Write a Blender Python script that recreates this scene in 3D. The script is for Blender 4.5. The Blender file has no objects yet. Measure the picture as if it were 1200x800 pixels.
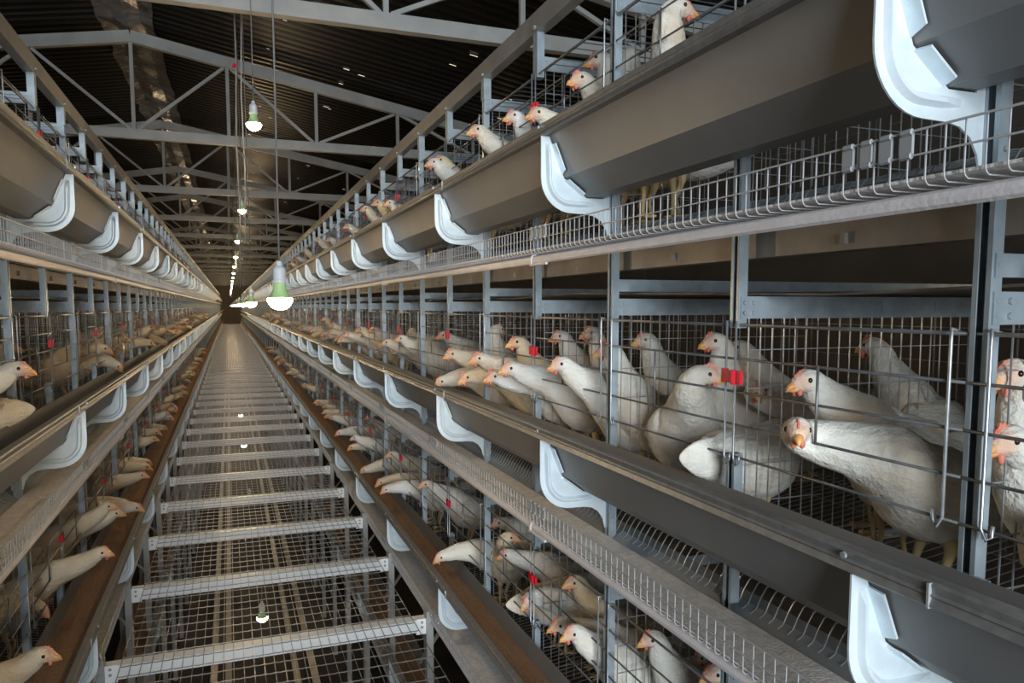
import bpy, bmesh, math, random
from math import sin, cos, pi, radians, sqrt
from mathutils import Vector, Matrix

random.seed(7)
SC = bpy.context.scene
COL = SC.collection

# ------------------------------------------------------------------ camera
H = 3.0                      # eye height above the shed floor
cam_d = bpy.data.cameras.new('camera')
cam = bpy.data.objects.new('camera', cam_d)
COL.objects.link(cam)
cam.location = (0, 0, H)
cam.rotation_euler = (pi / 2 - 0.0894, 0, -0.3606)
cam_d.sensor_width = 36
cam_d.lens = 875.8 / 1200 * 36
cam_d.shift_y = 36.8 / 1200
cam_d.clip_start = 0.02
cam_d.clip_end = 300
SC.camera = cam

# ------------------------------------------------------------------ world, large lights, exposure
w = bpy.data.worlds.new('world')
SC.world = w
w.use_nodes = True
w.node_tree.nodes['Background'].inputs[0].default_value = (0.72, 0.86, 1.0, 1)
w.node_tree.nodes['Background'].inputs[1].default_value = 1.0


def area_light(name, loc, rot, sx, sy, power, color):
    d = bpy.data.lights.new(name, 'AREA')
    d.shape = 'RECTANGLE'
    d.size = sx
    d.size_y = sy
    d.energy = power
    d.color = color
    o = bpy.data.objects.new(name, d)
    o.location = loc
    o.rotation_euler = rot
    COL.objects.link(o)
    return o


# daylight falling in through the open end door behind the camera
area_light('door_daylight', (-0.75, -5.15, 3.55), (radians(90), 0, 0), 2.7, 2.5, 510, (0.84, 0.93, 1.0))
SC.view_settings.view_transform = 'Standard'
SC.view_settings.look = 'None'
SC.view_settings.gamma = 1
SC.view_settings.exposure = 0.35
SC.view_settings.use_curve_mapping = False
BULB_W = 8.0

# ------------------------------------------------------------------ materials


def hexc(r, g, b):
    return (r, g, b, 1)


def mat(name, color, rough=0.5, metal=0.0, var=0.0, vscale=8.0, bump=0.0, bscale=40.0, color2=None, spec=0.5, coat=0.0):
    m = bpy.data.materials.new(name)
    m.use_nodes = True
    nt = m.node_tree
    b = nt.nodes['Principled BSDF']
    b.inputs['Base Color'].default_value = hexc(*color)
    b.inputs['Roughness'].default_value = rough
    b.inputs['Metallic'].default_value = metal
    b.inputs['Specular IOR Level'].default_value = spec
    if coat:
        b.inputs['Coat Weight'].default_value = coat
    tc = nt.nodes.new('ShaderNodeTexCoord')
    if var > 0 or color2:
        n = nt.nodes.new('ShaderNodeTexNoise')
        n.inputs['Scale'].default_value = vscale
        n.inputs['Detail'].default_value = 5
        nt.links.new(tc.outputs['Object'], n.inputs['Vector'])
        r = nt.nodes.new('ShaderNodeValToRGB')
        c2 = color2 if color2 else tuple(max(0, c * (1 - var)) for c in color)
        c1 = color if color2 else tuple(min(1, c * (1 + var)) for c in color)
        r.color_ramp.elements[0].position = 0.35
        r.color_ramp.elements[1].position = 0.65
        r.color_ramp.elements[0].color = hexc(*c2)
        r.color_ramp.elements[1].color = hexc(*c1)
        nt.links.new(n.outputs['Fac'], r.inputs['Fac'])
        nt.links.new(r.outputs['Color'], b.inputs['Base Color'])
    if bump > 0:
        n2 = nt.nodes.new('ShaderNodeTexNoise')
        n2.inputs['Scale'].default_value = bscale
        n2.inputs['Detail'].default_value = 4
        nt.links.new(tc.outputs['Object'], n2.inputs['Vector'])
        bp = nt.nodes.new('ShaderNodeBump')
        bp.inputs['Strength'].default_value = bump
        bp.inputs['Distance'].default_value = 0.01
        nt.links.new(n2.outputs['Fac'], bp.inputs['Height'])
        nt.links.new(bp.outputs['Normal'], b.inputs['Normal'])
    return m


def emit_mat(name, color, strength):
    m = bpy.data.materials.new(name)
    m.use_nodes = True
    nt = m.node_tree
    b = nt.nodes['Principled BSDF']
    b.inputs['Base Color'].default_value = (1, 1, 1, 1)
    b.inputs['Emission Color'].default_value = hexc(*color)
    b.inputs['Emission Strength'].default_value = strength
    return m


M = {}
M['galv'] = mat('galvanised_post', (0.35, 0.405, 0.44), 0.40, 0.35, var=0.15, vscale=25)
M['bracket'] = mat('bracket_steel', (0.72, 0.80, 0.84), 0.34, 0.25, var=0.05, vscale=30)
M['trough'] = mat('trough_sheet', (0.21, 0.208, 0.205), 0.48, 0.2, var=0.06, vscale=5)
M['rim'] = mat('trough_rim', (0.20, 0.196, 0.19), 0.45, 0.25, var=0.12, vscale=60)
M['wire'] = mat('bright_wire', (0.42, 0.44, 0.46), 0.35, 0.6, var=0.15, vscale=40)
M['dwire'] = mat('dull_wire', (0.20, 0.20, 0.205), 0.42, 0.6, var=0.2, vscale=40)
M['fence'] = mat('fence_wire', (0.55, 0.55, 0.56), 0.4, 0.3)
M['belt'] = mat('egg_belt', (0.74, 0.71, 0.69), 0.85, 0, var=0.12, vscale=60, bump=0.4, bscale=180)
M['lip'] = mat('conveyor_lip', (0.70, 0.66, 0.67), 0.5, 0, var=0.05, vscale=30, bump=0.1, bscale=120)
M['strip'] = mat('belt_side_sheet', (0.33, 0.29, 0.25), 0.5, 0.3, color2=(0.24, 0.21, 0.18), vscale=12)
M['manure'] = mat('manure_belt', (0.16, 0.135, 0.115), 0.6, 0, color2=(0.07, 0.055, 0.045), vscale=9, bump=0.3, bscale=30)
M['deflector'] = mat('deflector_sheet', (0.22, 0.24, 0.26), 0.5, 0.3)
M['feed'] = mat('mash_feed', (0.34, 0.20, 0.11), 0.95, 0, color2=(0.22, 0.12, 0.06), vscale=140, bump=1.0, bscale=260)
M['red'] = mat('red_plastic', (0.62, 0.015, 0.03), 0.35)
M['truss'] = mat('truss_steel', (0.40, 0.40, 0.385), 0.55, 0.1, var=0.10, vscale=6)
M['rail'] = mat('rail_steel', (0.33, 0.32, 0.305), 0.38, 0.4, var=0.12, vscale=10)
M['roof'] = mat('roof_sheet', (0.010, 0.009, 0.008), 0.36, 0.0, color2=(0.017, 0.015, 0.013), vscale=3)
M['ridge'] = mat('ridge_film', (0.20, 0.175, 0.155), 0.25, 0.35, color2=(0.12, 0.10, 0.09), vscale=5, bump=0.9, bscale=9)
M['endwall_lit'] = mat('end_wall_lit', (0.34, 0.29, 0.23), 0.9, 0, var=0.12, vscale=2)  # shed wall colour made lighter so the far end looks lit
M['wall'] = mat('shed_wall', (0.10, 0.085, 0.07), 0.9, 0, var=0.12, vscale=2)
M['floor'] = mat('wet_concrete', (0.040, 0.035, 0.030), 0.75, 0, color2=(0.022, 0.019, 0.017), vscale=3)
M['walkbar'] = mat('walkway_bar', (0.93, 0.93, 0.92), 0.35, 0.0, var=0.02, vscale=20)
M['mesh'] = mat('walkway_mesh', (0.34, 0.32, 0.30), 0.34, 0.7, var=0.2, vscale=30)
M['cord'] = mat('grey_cord', (0.20, 0.19, 0.18), 0.6)
M['socket'] = mat('socket_white', (0.62, 0.64, 0.66), 0.5)
M['green'] = mat('green_collar', (0.42, 0.66, 0.30), 0.4)
M['glow'] = emit_mat('bulb_glow', (1.0, 0.80, 0.48), 60)
M['beak'] = mat('beak_horn', (0.78, 0.42, 0.14), 0.45, 0, color2=(0.72, 0.30, 0.10), vscale=60)
M['comb'] = mat('comb_skin', (0.62, 0.13, 0.09), 0.55, 0, color2=(0.70, 0.27, 0.18), vscale=60)
M['eye'] = mat('eye_dark', (0.025, 0.012, 0.008), 0.1)
M['legs'] = mat('leg_scales', (0.62, 0.46, 0.22), 0.6)
M['clip'] = mat('grey_clip', (0.36, 0.37, 0.38), 0.45, 0.2)
M['bolt'] = mat('bolt_zinc', (0.62, 0.66, 0.68), 0.3, 0.7)


def feather_mat():
    m = bpy.data.materials.new('white_feathers')
    m.use_nodes = True
    nt = m.node_tree
    L = nt.links
    b = nt.nodes['Principled BSDF']
    b.inputs['Roughness'].default_value = 0.85
    b.inputs['Specular IOR Level'].default_value = 0.15
    b.inputs['Sheen Weight'].default_value = 0.15
    at = nt.nodes.new('ShaderNodeVertexColor')
    at.layer_name = 'tint'
    tc = nt.nodes.new('ShaderNodeTexCoord')
    oi = nt.nodes.new('ShaderNodeObjectInfo')
    n = nt.nodes.new('ShaderNodeTexNoise')
    n.inputs['Scale'].default_value = 9
    n.inputs['Detail'].default_value = 5
    geo = nt.nodes.new('ShaderNodeNewGeometry')
    L.new(geo.outputs['Position'], n.inputs['Vector'])
    r = nt.nodes.new('ShaderNodeValToRGB')
    r.color_ramp.elements[0].position = 0.45
    r.color_ramp.elements[0].color = (0, 0, 0, 1)
    r.color_ramp.elements[1].position = 0.72
    r.color_ramp.elements[1].color = (1, 1, 1, 1)
    L.new(n.outputs['Fac'], r.inputs['Fac'])
    mm = nt.nodes.new('ShaderNodeMath')
    mm.operation = 'MULTIPLY'
    L.new(r.outputs['Color'], mm.inputs[0])
    mr = nt.nodes.new('ShaderNodeMath')
    mr.operation = 'MULTIPLY_ADD'
    mr.inputs[1].default_value = 0.35
    mr.inputs[2].default_value = 0.45
    L.new(oi.outputs['Random'], mr.inputs[0])
    L.new(mr.outputs[0], mm.inputs[1])
    mx = nt.nodes.new('ShaderNodeMix')
    mx.data_type = 'RGBA'
    mx.blend_type = 'MULTIPLY'
    L.new(mm.outputs[0], mx.inputs['Factor'])
    L.new(at.outputs['Color'], mx.inputs['A'])
    mx.inputs['B'].default_value = (0.72, 0.55, 0.36, 1)
    m3 = nt.nodes.new('ShaderNodeMix')
    m3.data_type = 'RGBA'
    m3.blend_type = 'MULTIPLY'
    m3.inputs['Factor'].default_value = 1.0
    L.new(mx.outputs['Result'], m3.inputs['A'])
    L.new(oi.outputs['Color'], m3.inputs['B'])
    L.new(m3.outputs['Result'], b.inputs['Base Color'])
    # feather relief: stretched cells
    mp = nt.nodes.new('ShaderNodeMapping')
    mp.inputs['Scale'].default_value = (28, 60, 60)
    L.new(tc.outputs['Object'], mp.inputs['Vector'])
    v = nt.nodes.new('ShaderNodeTexVoronoi')
    v.inputs['Scale'].default_value = 1.0
    L.new(mp.outputs['Vector'], v.inputs['Vector'])
    n2 = nt.nodes.new('ShaderNodeTexNoise')
    n2.inputs['Scale'].default_value = 160
    L.new(tc.outputs['Object'], n2.inputs['Vector'])
    ad = nt.nodes.new('ShaderNodeMath')
    ad.operation = 'ADD'
    L.new(v.outputs['Distance'], ad.inputs[0])
    L.new(n2.outputs['Fac'], ad.inputs[1])
    bp = nt.nodes.new('ShaderNodeBump')
    bp.inputs['Strength'].default_value = 0.6
    bp.inputs['Distance'].default_value = 0.005
    L.new(ad.outputs[0], bp.inputs['Height'])
    L.new(bp.outputs['Normal'], b.inputs['Normal'])
    return m


M['feather'] = feather_mat()

# ------------------------------------------------------------------ helpers


class MB:
    """collects vertices and faces for one mesh"""

    def __init__(self):
        self.v = []
        self.f = []

    def add(self, vs, fs):
        k = len(self.v)
        self.v += [tuple(p) for p in vs]
        self.f += [tuple(i + k for i in f) for f in fs]
        return self

    def box(self, a, b):
        x0, y0, z0 = (min(a[i], b[i]) for i in range(3))
        x1, y1, z1 = (max(a[i], b[i]) for i in range(3))
        vs = [(x0, y0, z0), (x1, y0, z0), (x1, y1, z0), (x0, y1, z0), (x0, y0, z1), (x1, y0, z1), (x1, y1, z1), (x0, y1, z1)]
        return self.add(vs, [(0, 3, 2, 1), (4, 5, 6, 7), (0, 1, 5, 4), (1, 2, 6, 5), (2, 3, 7, 6), (3, 0, 4, 7)])

    def tube(self, pts, r, n=4, cap=True):
        pts = [Vector(p) for p in pts]
        rings = []
        prev = None
        for i, p in enumerate(pts):
            t = (pts[min(i + 1, len(pts) - 1)] - pts[max(i - 1, 0)]).normalized()
            if prev is None:
                a = Vector((0, 0, 1)) if abs(t.z) < 0.9 else Vector((1, 0, 0))
                u = t.cross(a).normalized()
            else:
                u = (prev - t * prev.dot(t)).normalized()
            prev = u
            v = t.cross(u)
            rr = r[i] if isinstance(r, (list, tuple)) else r
            rings.append([p + (u * cos(2 * pi * (j + .5) / n) + v * sin(2 * pi * (j + .5) / n)) * rr for j in range(n)])
        vs = [q for R in rings for q in R]
        fs = []
        for i in range(len(rings) - 1):
            for j in range(n):
                fs.append((i * n + j, i * n + (j + 1) % n, (i + 1) * n + (j + 1) % n, (i + 1) * n + j))
        if cap:
            fs.append(tuple(range(n))[::-1])
            fs.append(tuple((len(rings) - 1) * n + j for j in range(n)))
        return self.add(vs, fs)

    def extrude_y(self, prof, y0, y1, closed=True, cap=True):
        """profile of (x, z) pairs pushed along y"""
        n = len(prof)
        vs = [(x, y0, z) for x, z in prof] + [(x, y1, z) for x, z in prof]
        fs = [(j, (j + 1) % n, n + (j + 1) % n, n + j) for j in range(n if closed else n - 1)]
        if cap and closed:
            fs += [tuple(range(n))[::-1], tuple(range(n, 2 * n))]
        return self.add(vs, fs)

    def extrude_z(self, prof, z0, z1):
        n = len(prof)
        vs = [(x, y, z0) for x, y in prof] + [(x, y, z1) for x, y in prof]
        fs = [(j, (j + 1) % n, n + (j + 1) % n, n + j) for j in range(n)]
        fs += [tuple(range(n))[::-1], tuple(range(n, 2 * n))]
        return self.add(vs, fs)

    def bar(self, p, q, wd, ht, up=(0, 0, 1)):
        """rectangular bar from p to q"""
        p, q = Vector(p), Vector(q)
        t = (q - p).normalized()
        up = Vector(up)
        s = t.cross(up).normalized()
        u = s.cross(t)
        vs = []
        for e in (p, q):
            for a, b in ((-1, -1), (1, -1), (1, 1), (-1, 1)):
                vs.append(e + s * a * wd / 2 + u * b * ht / 2)
        return self.add(vs, [(0, 3, 2, 1), (4, 5, 6, 7), (0, 1, 5, 4), (1, 2, 6, 5), (2, 3, 7, 6), (3, 0, 4, 7)])

    def lathe(self, prof, n=16, axis_at=(0, 0, 0)):
        vs = []
        fs = []
        ax = Vector(axis_at)
        for r, z in prof:
            for j in range(n):
                vs.append(ax + Vector((r * cos(2 * pi * j / n), r * sin(2 * pi * j / n), z)))
        for i in range(len(prof) - 1):
            for j in range(n):
                fs.append((i * n + j, i * n + (j + 1) % n, (i + 1) * n + (j + 1) % n, (i + 1) * n + j))
        fs.append(tuple(range(n))[::-1])
        fs.append(tuple((len(prof) - 1) * n + j for j in range(n)))
        return self.add(vs, fs)

    def mesh(self, name, material, smooth=False, fix=True):
        me = bpy.data.meshes.new(name)
        me.from_pydata(self.v, [], self.f)
        if fix:
            bm = bmesh.new()
            bm.from_mesh(me)
            bmesh.ops.recalc_face_normals(bm, faces=bm.faces)
            bm.to_mesh(me)
            bm.free()
        if smooth:
            for p in me.polygons:
                p.use_smooth = True
        me.materials.append(material)
        return me


def put(name, me, parent=None, loc=(0, 0, 0), rot=(0, 0, 0)):
    """link a mesh at a world location; parents here are never rotated unless noted"""
    o = bpy.data.objects.new(name, me)
    COL.objects.link(o)
    l = Vector(loc)
    if parent is not None:
        o.parent = parent
        q = parent
        while q is not None:
            l = l - q.location
            q = q.parent
    o.location = l
    o.rotation_euler = rot
    return o


def empty(name, loc, label, cat, group=None, rz=0):
    o = bpy.data.objects.new(name, None)
    COL.objects.link(o)
    o.location = loc
    o.rotation_euler = (0, 0, rz)
    o.empty_display_size = 0.1
    return tag(o, label, cat, group)


def tag(o, label, cat, group=None):
    o['label'] = label
    o['category'] = cat
    if group:
        o['group'] = group
    return o


def structure(o):
    o['kind'] = 'structure'
    return o


# ------------------------------------------------------------------ layout numbers (z below is relative to the eye height H)
XC = 0.1375                  # middle of the aisle
Y0, Y1 = -1.5, 62.0          # racks
PITCH = 0.74                 # tier to tier
TIERS = {'top': PITCH, 'middle': 0.0, 'lower': -PITCH, 'bottom': -2 * PITCH}
POSTS = [0.70 + 0.5 * k for k in range(-4, 29)]
NEAR_END = POSTS[-1]
RIDGE_X = -0.75
WL, WR = RIDGE_X - 5.4, RIDGE_X + 5.4
RACK_NAME = {1: 'rack by the green bulbs', -1: 'rack under the ridge strip'}


def roof_z(x):
    return 2.52 - 0.175 * abs(x - RIDGE_X)


# ------------------------------------------------------------------ setting
b = MB().box((WL, -6, -0.1), (WR, 66, 0))
o = structure(put('floor', b.mesh('floor', M['floor'])))
o['label'] = 'dark damp concrete shed floor beneath the walkway'
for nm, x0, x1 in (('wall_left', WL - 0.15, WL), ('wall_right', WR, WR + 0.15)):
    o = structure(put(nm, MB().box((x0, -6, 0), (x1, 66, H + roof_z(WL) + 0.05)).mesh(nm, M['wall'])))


def gable(name, y, t, door=None):
    m = MB()
    zt = H + roof_z(RIDGE_X)
    ze = H + roof_z(WL)
    if door is None:
        prof = [(WL, 0), (WR, 0), (WR, ze), (RIDGE_X, zt), (WL, ze)]
        m.extrude_y(prof, y, y + t)
    else:
        dx0, dx1, dz0, dz1 = door
        m.extrude_y([(WL, 0), (dx0, 0), (dx0, H + roof_z(dx0)), (WL, ze)], y, y + t)
        m.extrude_y([(dx1, 0), (WR, 0), (WR, ze), (dx1, H + roof_z(dx1))], y, y + t)
        m.extrude_y([(dx0, dz1), (dx1, dz1), (dx1, H + roof_z(dx1)), (RIDGE_X, zt), (dx0, H + roof_z(dx0))], y, y + t)
        m.box((dx0, y, 0), (dx1, y + t, dz0))
    return structure(put(name, m.mesh(name, M['wall'])))


gable('wall_back', 63.0, 0.2).data.materials[0] = M['endwall_lit']
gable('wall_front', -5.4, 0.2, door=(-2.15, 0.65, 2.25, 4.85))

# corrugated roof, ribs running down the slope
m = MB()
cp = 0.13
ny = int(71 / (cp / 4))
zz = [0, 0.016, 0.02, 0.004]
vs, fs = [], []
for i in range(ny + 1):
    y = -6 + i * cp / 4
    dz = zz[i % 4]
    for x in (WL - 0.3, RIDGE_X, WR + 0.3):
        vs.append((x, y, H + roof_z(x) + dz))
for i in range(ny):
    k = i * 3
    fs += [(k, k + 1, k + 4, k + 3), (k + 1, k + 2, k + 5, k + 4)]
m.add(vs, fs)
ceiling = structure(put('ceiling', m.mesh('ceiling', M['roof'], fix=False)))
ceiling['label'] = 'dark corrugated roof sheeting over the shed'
# crinkled ridge strip under the ridge
vs, fs = [], []
rr = random.Random(3)
nseg = 280
for i in range(nseg + 1):
    y = -6 + 71 * i / nseg
    for x in (-0.22, -0.11, 0.0, 0.11, 0.22):
        e = 0.012 if abs(x) < 0.2 else 0.02
        vs.append((RIDGE_X + x + rr.uniform(-e, e), y, H + roof_z(RIDGE_X + x) - 0.03 - 0.35 * max(0, 0.10 - abs(x)) + rr.uniform(-0.010, 0.010)))
for i in range(nseg):
    for j in range(4):
        k = i * 5 + j
        fs.append((k, k + 1, k + 6, k + 5))
me = MB().add(vs, fs).mesh('ridge_strip', M['ridge'], fix=False)
o = put('ridge_strip', me, ceiling)
o['label'] = 'crinkled grey film strip along the roof ridge'

# small warm glowing specks added just under the roof sheets
M['speck'] = emit_mat('glow_speck', (1.0, 0.84, 0.58), 0.9)
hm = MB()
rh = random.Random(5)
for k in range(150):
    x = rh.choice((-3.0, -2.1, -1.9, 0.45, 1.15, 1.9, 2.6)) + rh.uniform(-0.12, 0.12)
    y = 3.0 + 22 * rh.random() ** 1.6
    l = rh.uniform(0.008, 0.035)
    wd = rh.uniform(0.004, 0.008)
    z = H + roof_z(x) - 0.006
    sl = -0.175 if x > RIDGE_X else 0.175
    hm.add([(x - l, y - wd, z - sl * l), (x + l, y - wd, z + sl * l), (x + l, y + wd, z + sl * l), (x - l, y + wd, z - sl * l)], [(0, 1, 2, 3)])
ho = put('roof_specks', hm.mesh('roof_specks', M['speck'], fix=False), ceiling)
ho['kind'] = 'stuff'

# ------------------------------------------------------------------ roof trusses
TR_Y = [0.76 + 3.45 * k for k in range(0, 18)]


def make_truss():
    parts = []
    zb = 1.5
    c = MB().box((WL + .02, -0.03, zb), (WR - .02, 0.03, zb + 0.085))
    parts.append(('bottom_chord', c.mesh('bottom_chord', M['truss'])))
    for s in (-1, 1):
        xe = RIDGE_X + s * 5.3
        m = MB().bar((RIDGE_X, 0, roof_z(RIDGE_X) - 0.13), (xe, 0, roof_z(xe) - 0.13), 0.06, 0.10)
        parts.append(('top_chord', m.mesh('top_chord', M['truss'])))
    for k in range(-5, 6):
        x = RIDGE_X + 0.8 * k
        zt = roof_z(x) - 0.17
        if zt - zb > 0.16:
            parts.append(('strut', MB().bar((x, 0, zb + .085), (x, 0, zt), 0.03, 0.03, up=(0, 1, 0)).mesh('strut', M['truss'])))
    for s in (-1, 1):
        for k in range(0, 5):
            xa, xb = RIDGE_X + s * 0.8 * k, RIDGE_X + s * 0.8 * (k + 1)
            lo, hi = (xa, xb) if k % 2 == 0 else (xb, xa)
            zt = roof_z(hi) - 0.18
            if zt - zb < .2:
                continue
            d = 0.03 if hi > lo else -0.03
            m = MB().bar((lo + d, 0, zb + .085), (hi - d, 0, zt), 0.026, 0.026)
            parts.append(('diagonal', m.mesh('diagonal', M['truss'])))
    return parts


tp = make_truss()
for y in TR_Y:
    t = empty('roof_truss', (RIDGE_X, y, H + 1.5), 'grey steel roof truss with zigzag web bars spanning the shed', 'roof truss', 'roof trusses along the shed')
    for nm, me in tp:
        put(nm, me, t, (0, y, H))

# ------------------------------------------------------------------ rack sections
# profiles are (distance from the aisle middle, z relative to the tier); s = +1 / -1 picks the side
OP = 0.7625                  # front face of the posts


def pr(s, pts):
    return [(s * a, z) for a, z in pts]


TROUGH = [(0.5985, -0.322), (0.640, -0.428), (0.700, -0.472), (0.745, -0.472), (0.757, -0.350),
          (0.7545, -0.350), (0.7428, -0.4695), (0.7008, -0.4695), (0.642, -0.4263), (0.6010, -0.322)]
RIM = [(0.602, -0.330), (0.5785, -0.333), (0.5745, -0.330), (0.5785, -0.321), (0.5755, -0.318), (0.5785, -0.315), (0.5765, -0.306), (0.580, -0.303), (0.597, -0.303), (0.602, -0.307)]
FEED = [(0.637, -0.419), (0.665, -0.408), (0.70, -0.402), (0.735, -0.409), (0.749, -0.414), (0.7415, -0.468), (0.7008, -0.468), (0.645, -0.4273)]
LIP = [(0.6360, -0.616), (0.6385, -0.609), (0.6445, -0.605), (0.654, -0.604), (0.661, -0.606), (0.661, -0.610), (0.655, -0.610), (0.649, -0.613), (0.647, -0.620), (0.648, -0.626), (0.6405, -0.627), (0.637, -0.623)]
BELT = [(0.6315, -0.588), (0.638, -0.5905), (0.70, -0.5925), (0.759, -0.591), (0.759, -0.594), (0.70, -0.5955), (0.638, -0.5935), (0.6315, -0.592)]


def bracket_mesh(s):
    out = [(0.5775, -0.333)]
    for a in range(0, 95, 10):
        t = radians(a)
        out.append((0.5775 + 0.082 * (1 - cos(t)), -0.430 - 0.083 * sin(t)))
    out += [(0.700, -0.514), (0.722, -0.518), (0.741, -0.530), (0.754, -0.550), (0.760, -0.575), (0.792, -0.575), (0.792, -0.46),
            (0.7475, -0.462), (0.7475, -0.4745), (0.6993, -0.4745), (0.6382, -0.4295), (0.5985, -0.333)]
    m = MB()
    m.extrude_y(pr(s, out), -0.0015, 0.0015)
    # raised rib following the outer curve
    rib = [(0.5965, -0.352), (0.5965, -0.372), (0.5985, -0.43)]
    for a in range(10, 91, 10):
        t = radians(a)
        rib.append((0.5985 + 0.056 * (1 - cos(t)), -0.430 - 0.060 * sin(t)))
    rib += [(0.690, -0.4905), (0.722, -0.492)]
    n = len(rib)
    vs, fs = [], []
    for i, (a, z) in enumerate(rib):
        a0, z0 = rib[max(0, i - 1)]
        a1, z1 = rib[min(n - 1, i + 1)]
        ta, tz = a1 - a0, z1 - z0
        l = sqrt(ta * ta + tz * tz)
        na, nz = -tz / l, ta / l
        hgt = 0.0 if i in (0, n - 1) else 0.008
        for wv, hh in ((-0.008, 0.0), (-0.0025, hgt), (0.0025, hgt), (0.008, 0.0)):
            vs.append((s * (a + na * wv), -0.0014 - hh, z + nz * wv))
    for i in range(n - 1):
        for j in range(3):
            k = i * 4 + j
            fs.append((k, k + 1, k + 5, k + 4))
    m.add(vs, fs)
    # tabs folded on to the trough wall
    for (a0, z0), (a1, z1), y in (((0.6065, -0.3495), (0.6365, -0.4215), -0.026), ((0.6415, -0.4325), (0.6925, -0.470), -0.024)):
        dx, dz = a1 - a0, z1 - z0
        l = sqrt(dx * dx + dz * dz)
        nx, nz = dz / l * 0.0022, -dx / l * 0.0022
        tx, tz = dx * .12, dz * .12
        vs = []
        for e in (0.6, 2.0):
            vs += [(s * (a0 + nx * e), 0, z0 + nz * e), (s * (a1 + nx * e), 0, z1 + nz * e),
                   (s * (a1 - tx + nx * e), y, z1 - tz + nz * e), (s * (a0 + tx * .3 + nx * e), y, z0 + tz * .3 + nz * e)]
        m.add(vs, [(0, 1, 2, 3), (7, 6, 5, 4), (0, 4, 5, 1), (1, 5, 6, 2), (2, 6, 7, 3), (3, 7, 4, 0)])
    me = m.mesh('trough_bracket', M['bracket'])
    return me


def channel_prof(s, o0=OP, depth=0.020, wd=0.025, t=0.002, lip=0.007):
    """C channel in plan, open towards the aisle"""
    a, c = o0, o0 + depth
    pts = [(a, 0), (c, 0), (c, -wd), (a, -wd), (a, -wd + lip), (a + t, -wd + lip), (a + t, -wd + t), (c - t, -wd + t), (c - t, -t), (a + t, -t), (a + t, -lip), (a, -lip)]
    return [(s * x, y) for x, y in pts]


def bolt(m, p, axis, r=0.005, h=0.004):
    p = Vector(p)
    a = Vector(axis)
    m.tube([p, p + a * h], r, 6)


def post_mesh(s):
    m = MB().extrude_z(channel_prof(s), -3.0, 0.76)
    # wider head piece holding the rail
    m.box((s * (OP - 0.003), -0.030, 0.755), (s * (OP + 0.025), 0.004, 0.829))
    for tz in TIERS.values():
        for z in (0.052, 0.006, -0.012, -0.30, -0.545):
            if z + tz < 0.76:
                bolt(m, (s * (OP + 0.011), -0.025, z + tz), (0, -1, 0), 0.0038)
        # foot bracket at the trough back
        if tz < 1:
            m.box((s * (OP - 0.004), -0.045, tz - 0.366), (s * (OP + 0.004), 0.012, tz - 0.352))
    return m.mesh('post', M['galv'])


def hanger_mesh(s, top):
    m = MB()
    if top:
        m.box((s * OP, -0.030, -0.045), (s * (OP + 0.024), 0.003, 0.089))
    else:
        m.extrude_z(channel_prof(s), -0.042, 0.16)
    for z in (0.006, -0.013):
        bolt(m, (s * (OP + 0.011), -0.029, z), (0, -1, 0), 0.0038)
    return m.mesh('hanger_post', M['galv'])


def stub_mesh(s):
    m = MB().extrude_z(channel_prof(s), -0.60, -0.284)
    return m.mesh('stub_post', M['galv'])


def rods_mesh(s):
    m = MB()
    for y in (0.002, -0.026):
        m.tube([(s * (OP - 0.004), y, -0.028), (s * (OP - 0.004), y, -0.29), (s * (OP - 0.004), y - 0.008, -0.304), (s * (OP - 0.004), y - 0.017, -0.296), (s * (OP - 0.004), y - 0.018, -0.282)], 0.0024, 6)
    return m.mesh('door_rods', M['wire'], smooth=True)


def clip_mesh(s):
    m = MB()
    prof = []
    x0 = s * (OP - 0.008)
    m.box((x0, -0.045, -0.148), (x0 + s * 0.007, -0.028, -0.122))
    m.box((x0 - s * 0.003, -0.028, -0.146), (x0 + s * 0.004, -0.002, -0.123))
    m.box((x0, -0.002, -0.147), (x0 + s * 0.007, 0.012, -0.120))
    m.tube([(x0, -0.026, -0.149), (x0, -0.026, -0.121)], 0.006, 8)
    return m.mesh('red_clip', M['red'])


def beam_mesh(s, double):
    m = MB()
    o1 = 2.12
    m.box((s * (OP + 0.004), -0.028, -0.024), (s * o1, -0.025, 0.018))
    m.box((s * (OP + 0.03), -0.025, 0.015), (s * o1, -0.010, 0.018))
    for k in range(1, 9):       # punched slots with folded tongues
        a = OP + 0.05 + 0.15 * k
        m.box((s * a, -0.031, -0.012), (s * (a + 0.004), -0.028, 0.008))
    if double:
        m.box((s * (OP + 0.004), -0.028, 0.036), (s * o1, -0.025, 0.066))
    for z in (0.006, -0.013):
        bolt(m, (s * (OP + 0.032), -0.028, z), (0, -1, 0), 0.0045)
    return m.mesh('cross_beam', M['galv'])


FRONT_Z = (-0.100, -0.163, -0.226, -0.288)


def front_mesh(s, full_first):
    """wires across one 0.5 m cell, running from y=-0.5 to y=0 (posts at both ends)"""
    m = MB()
    x = s * (OP - 0.001)
    for z in FRONT_Z:
        m.tube([(x, -0.50, z), (x, 0.0, z)], 0.0024, 6)
    m.tube([(x + s * 0.006, -0.50, -0.036), (x + s * 0.006, 0.0, -0.036)], 0.003, 6)
    # short door upright
    m.tube([(x - s * .004, -0.24, -0.097), (x - s * .004, -0.24, -0.226)], 0.0024, 6)
    return m.mesh('front_wires', M['dwire'], smooth=True)


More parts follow.
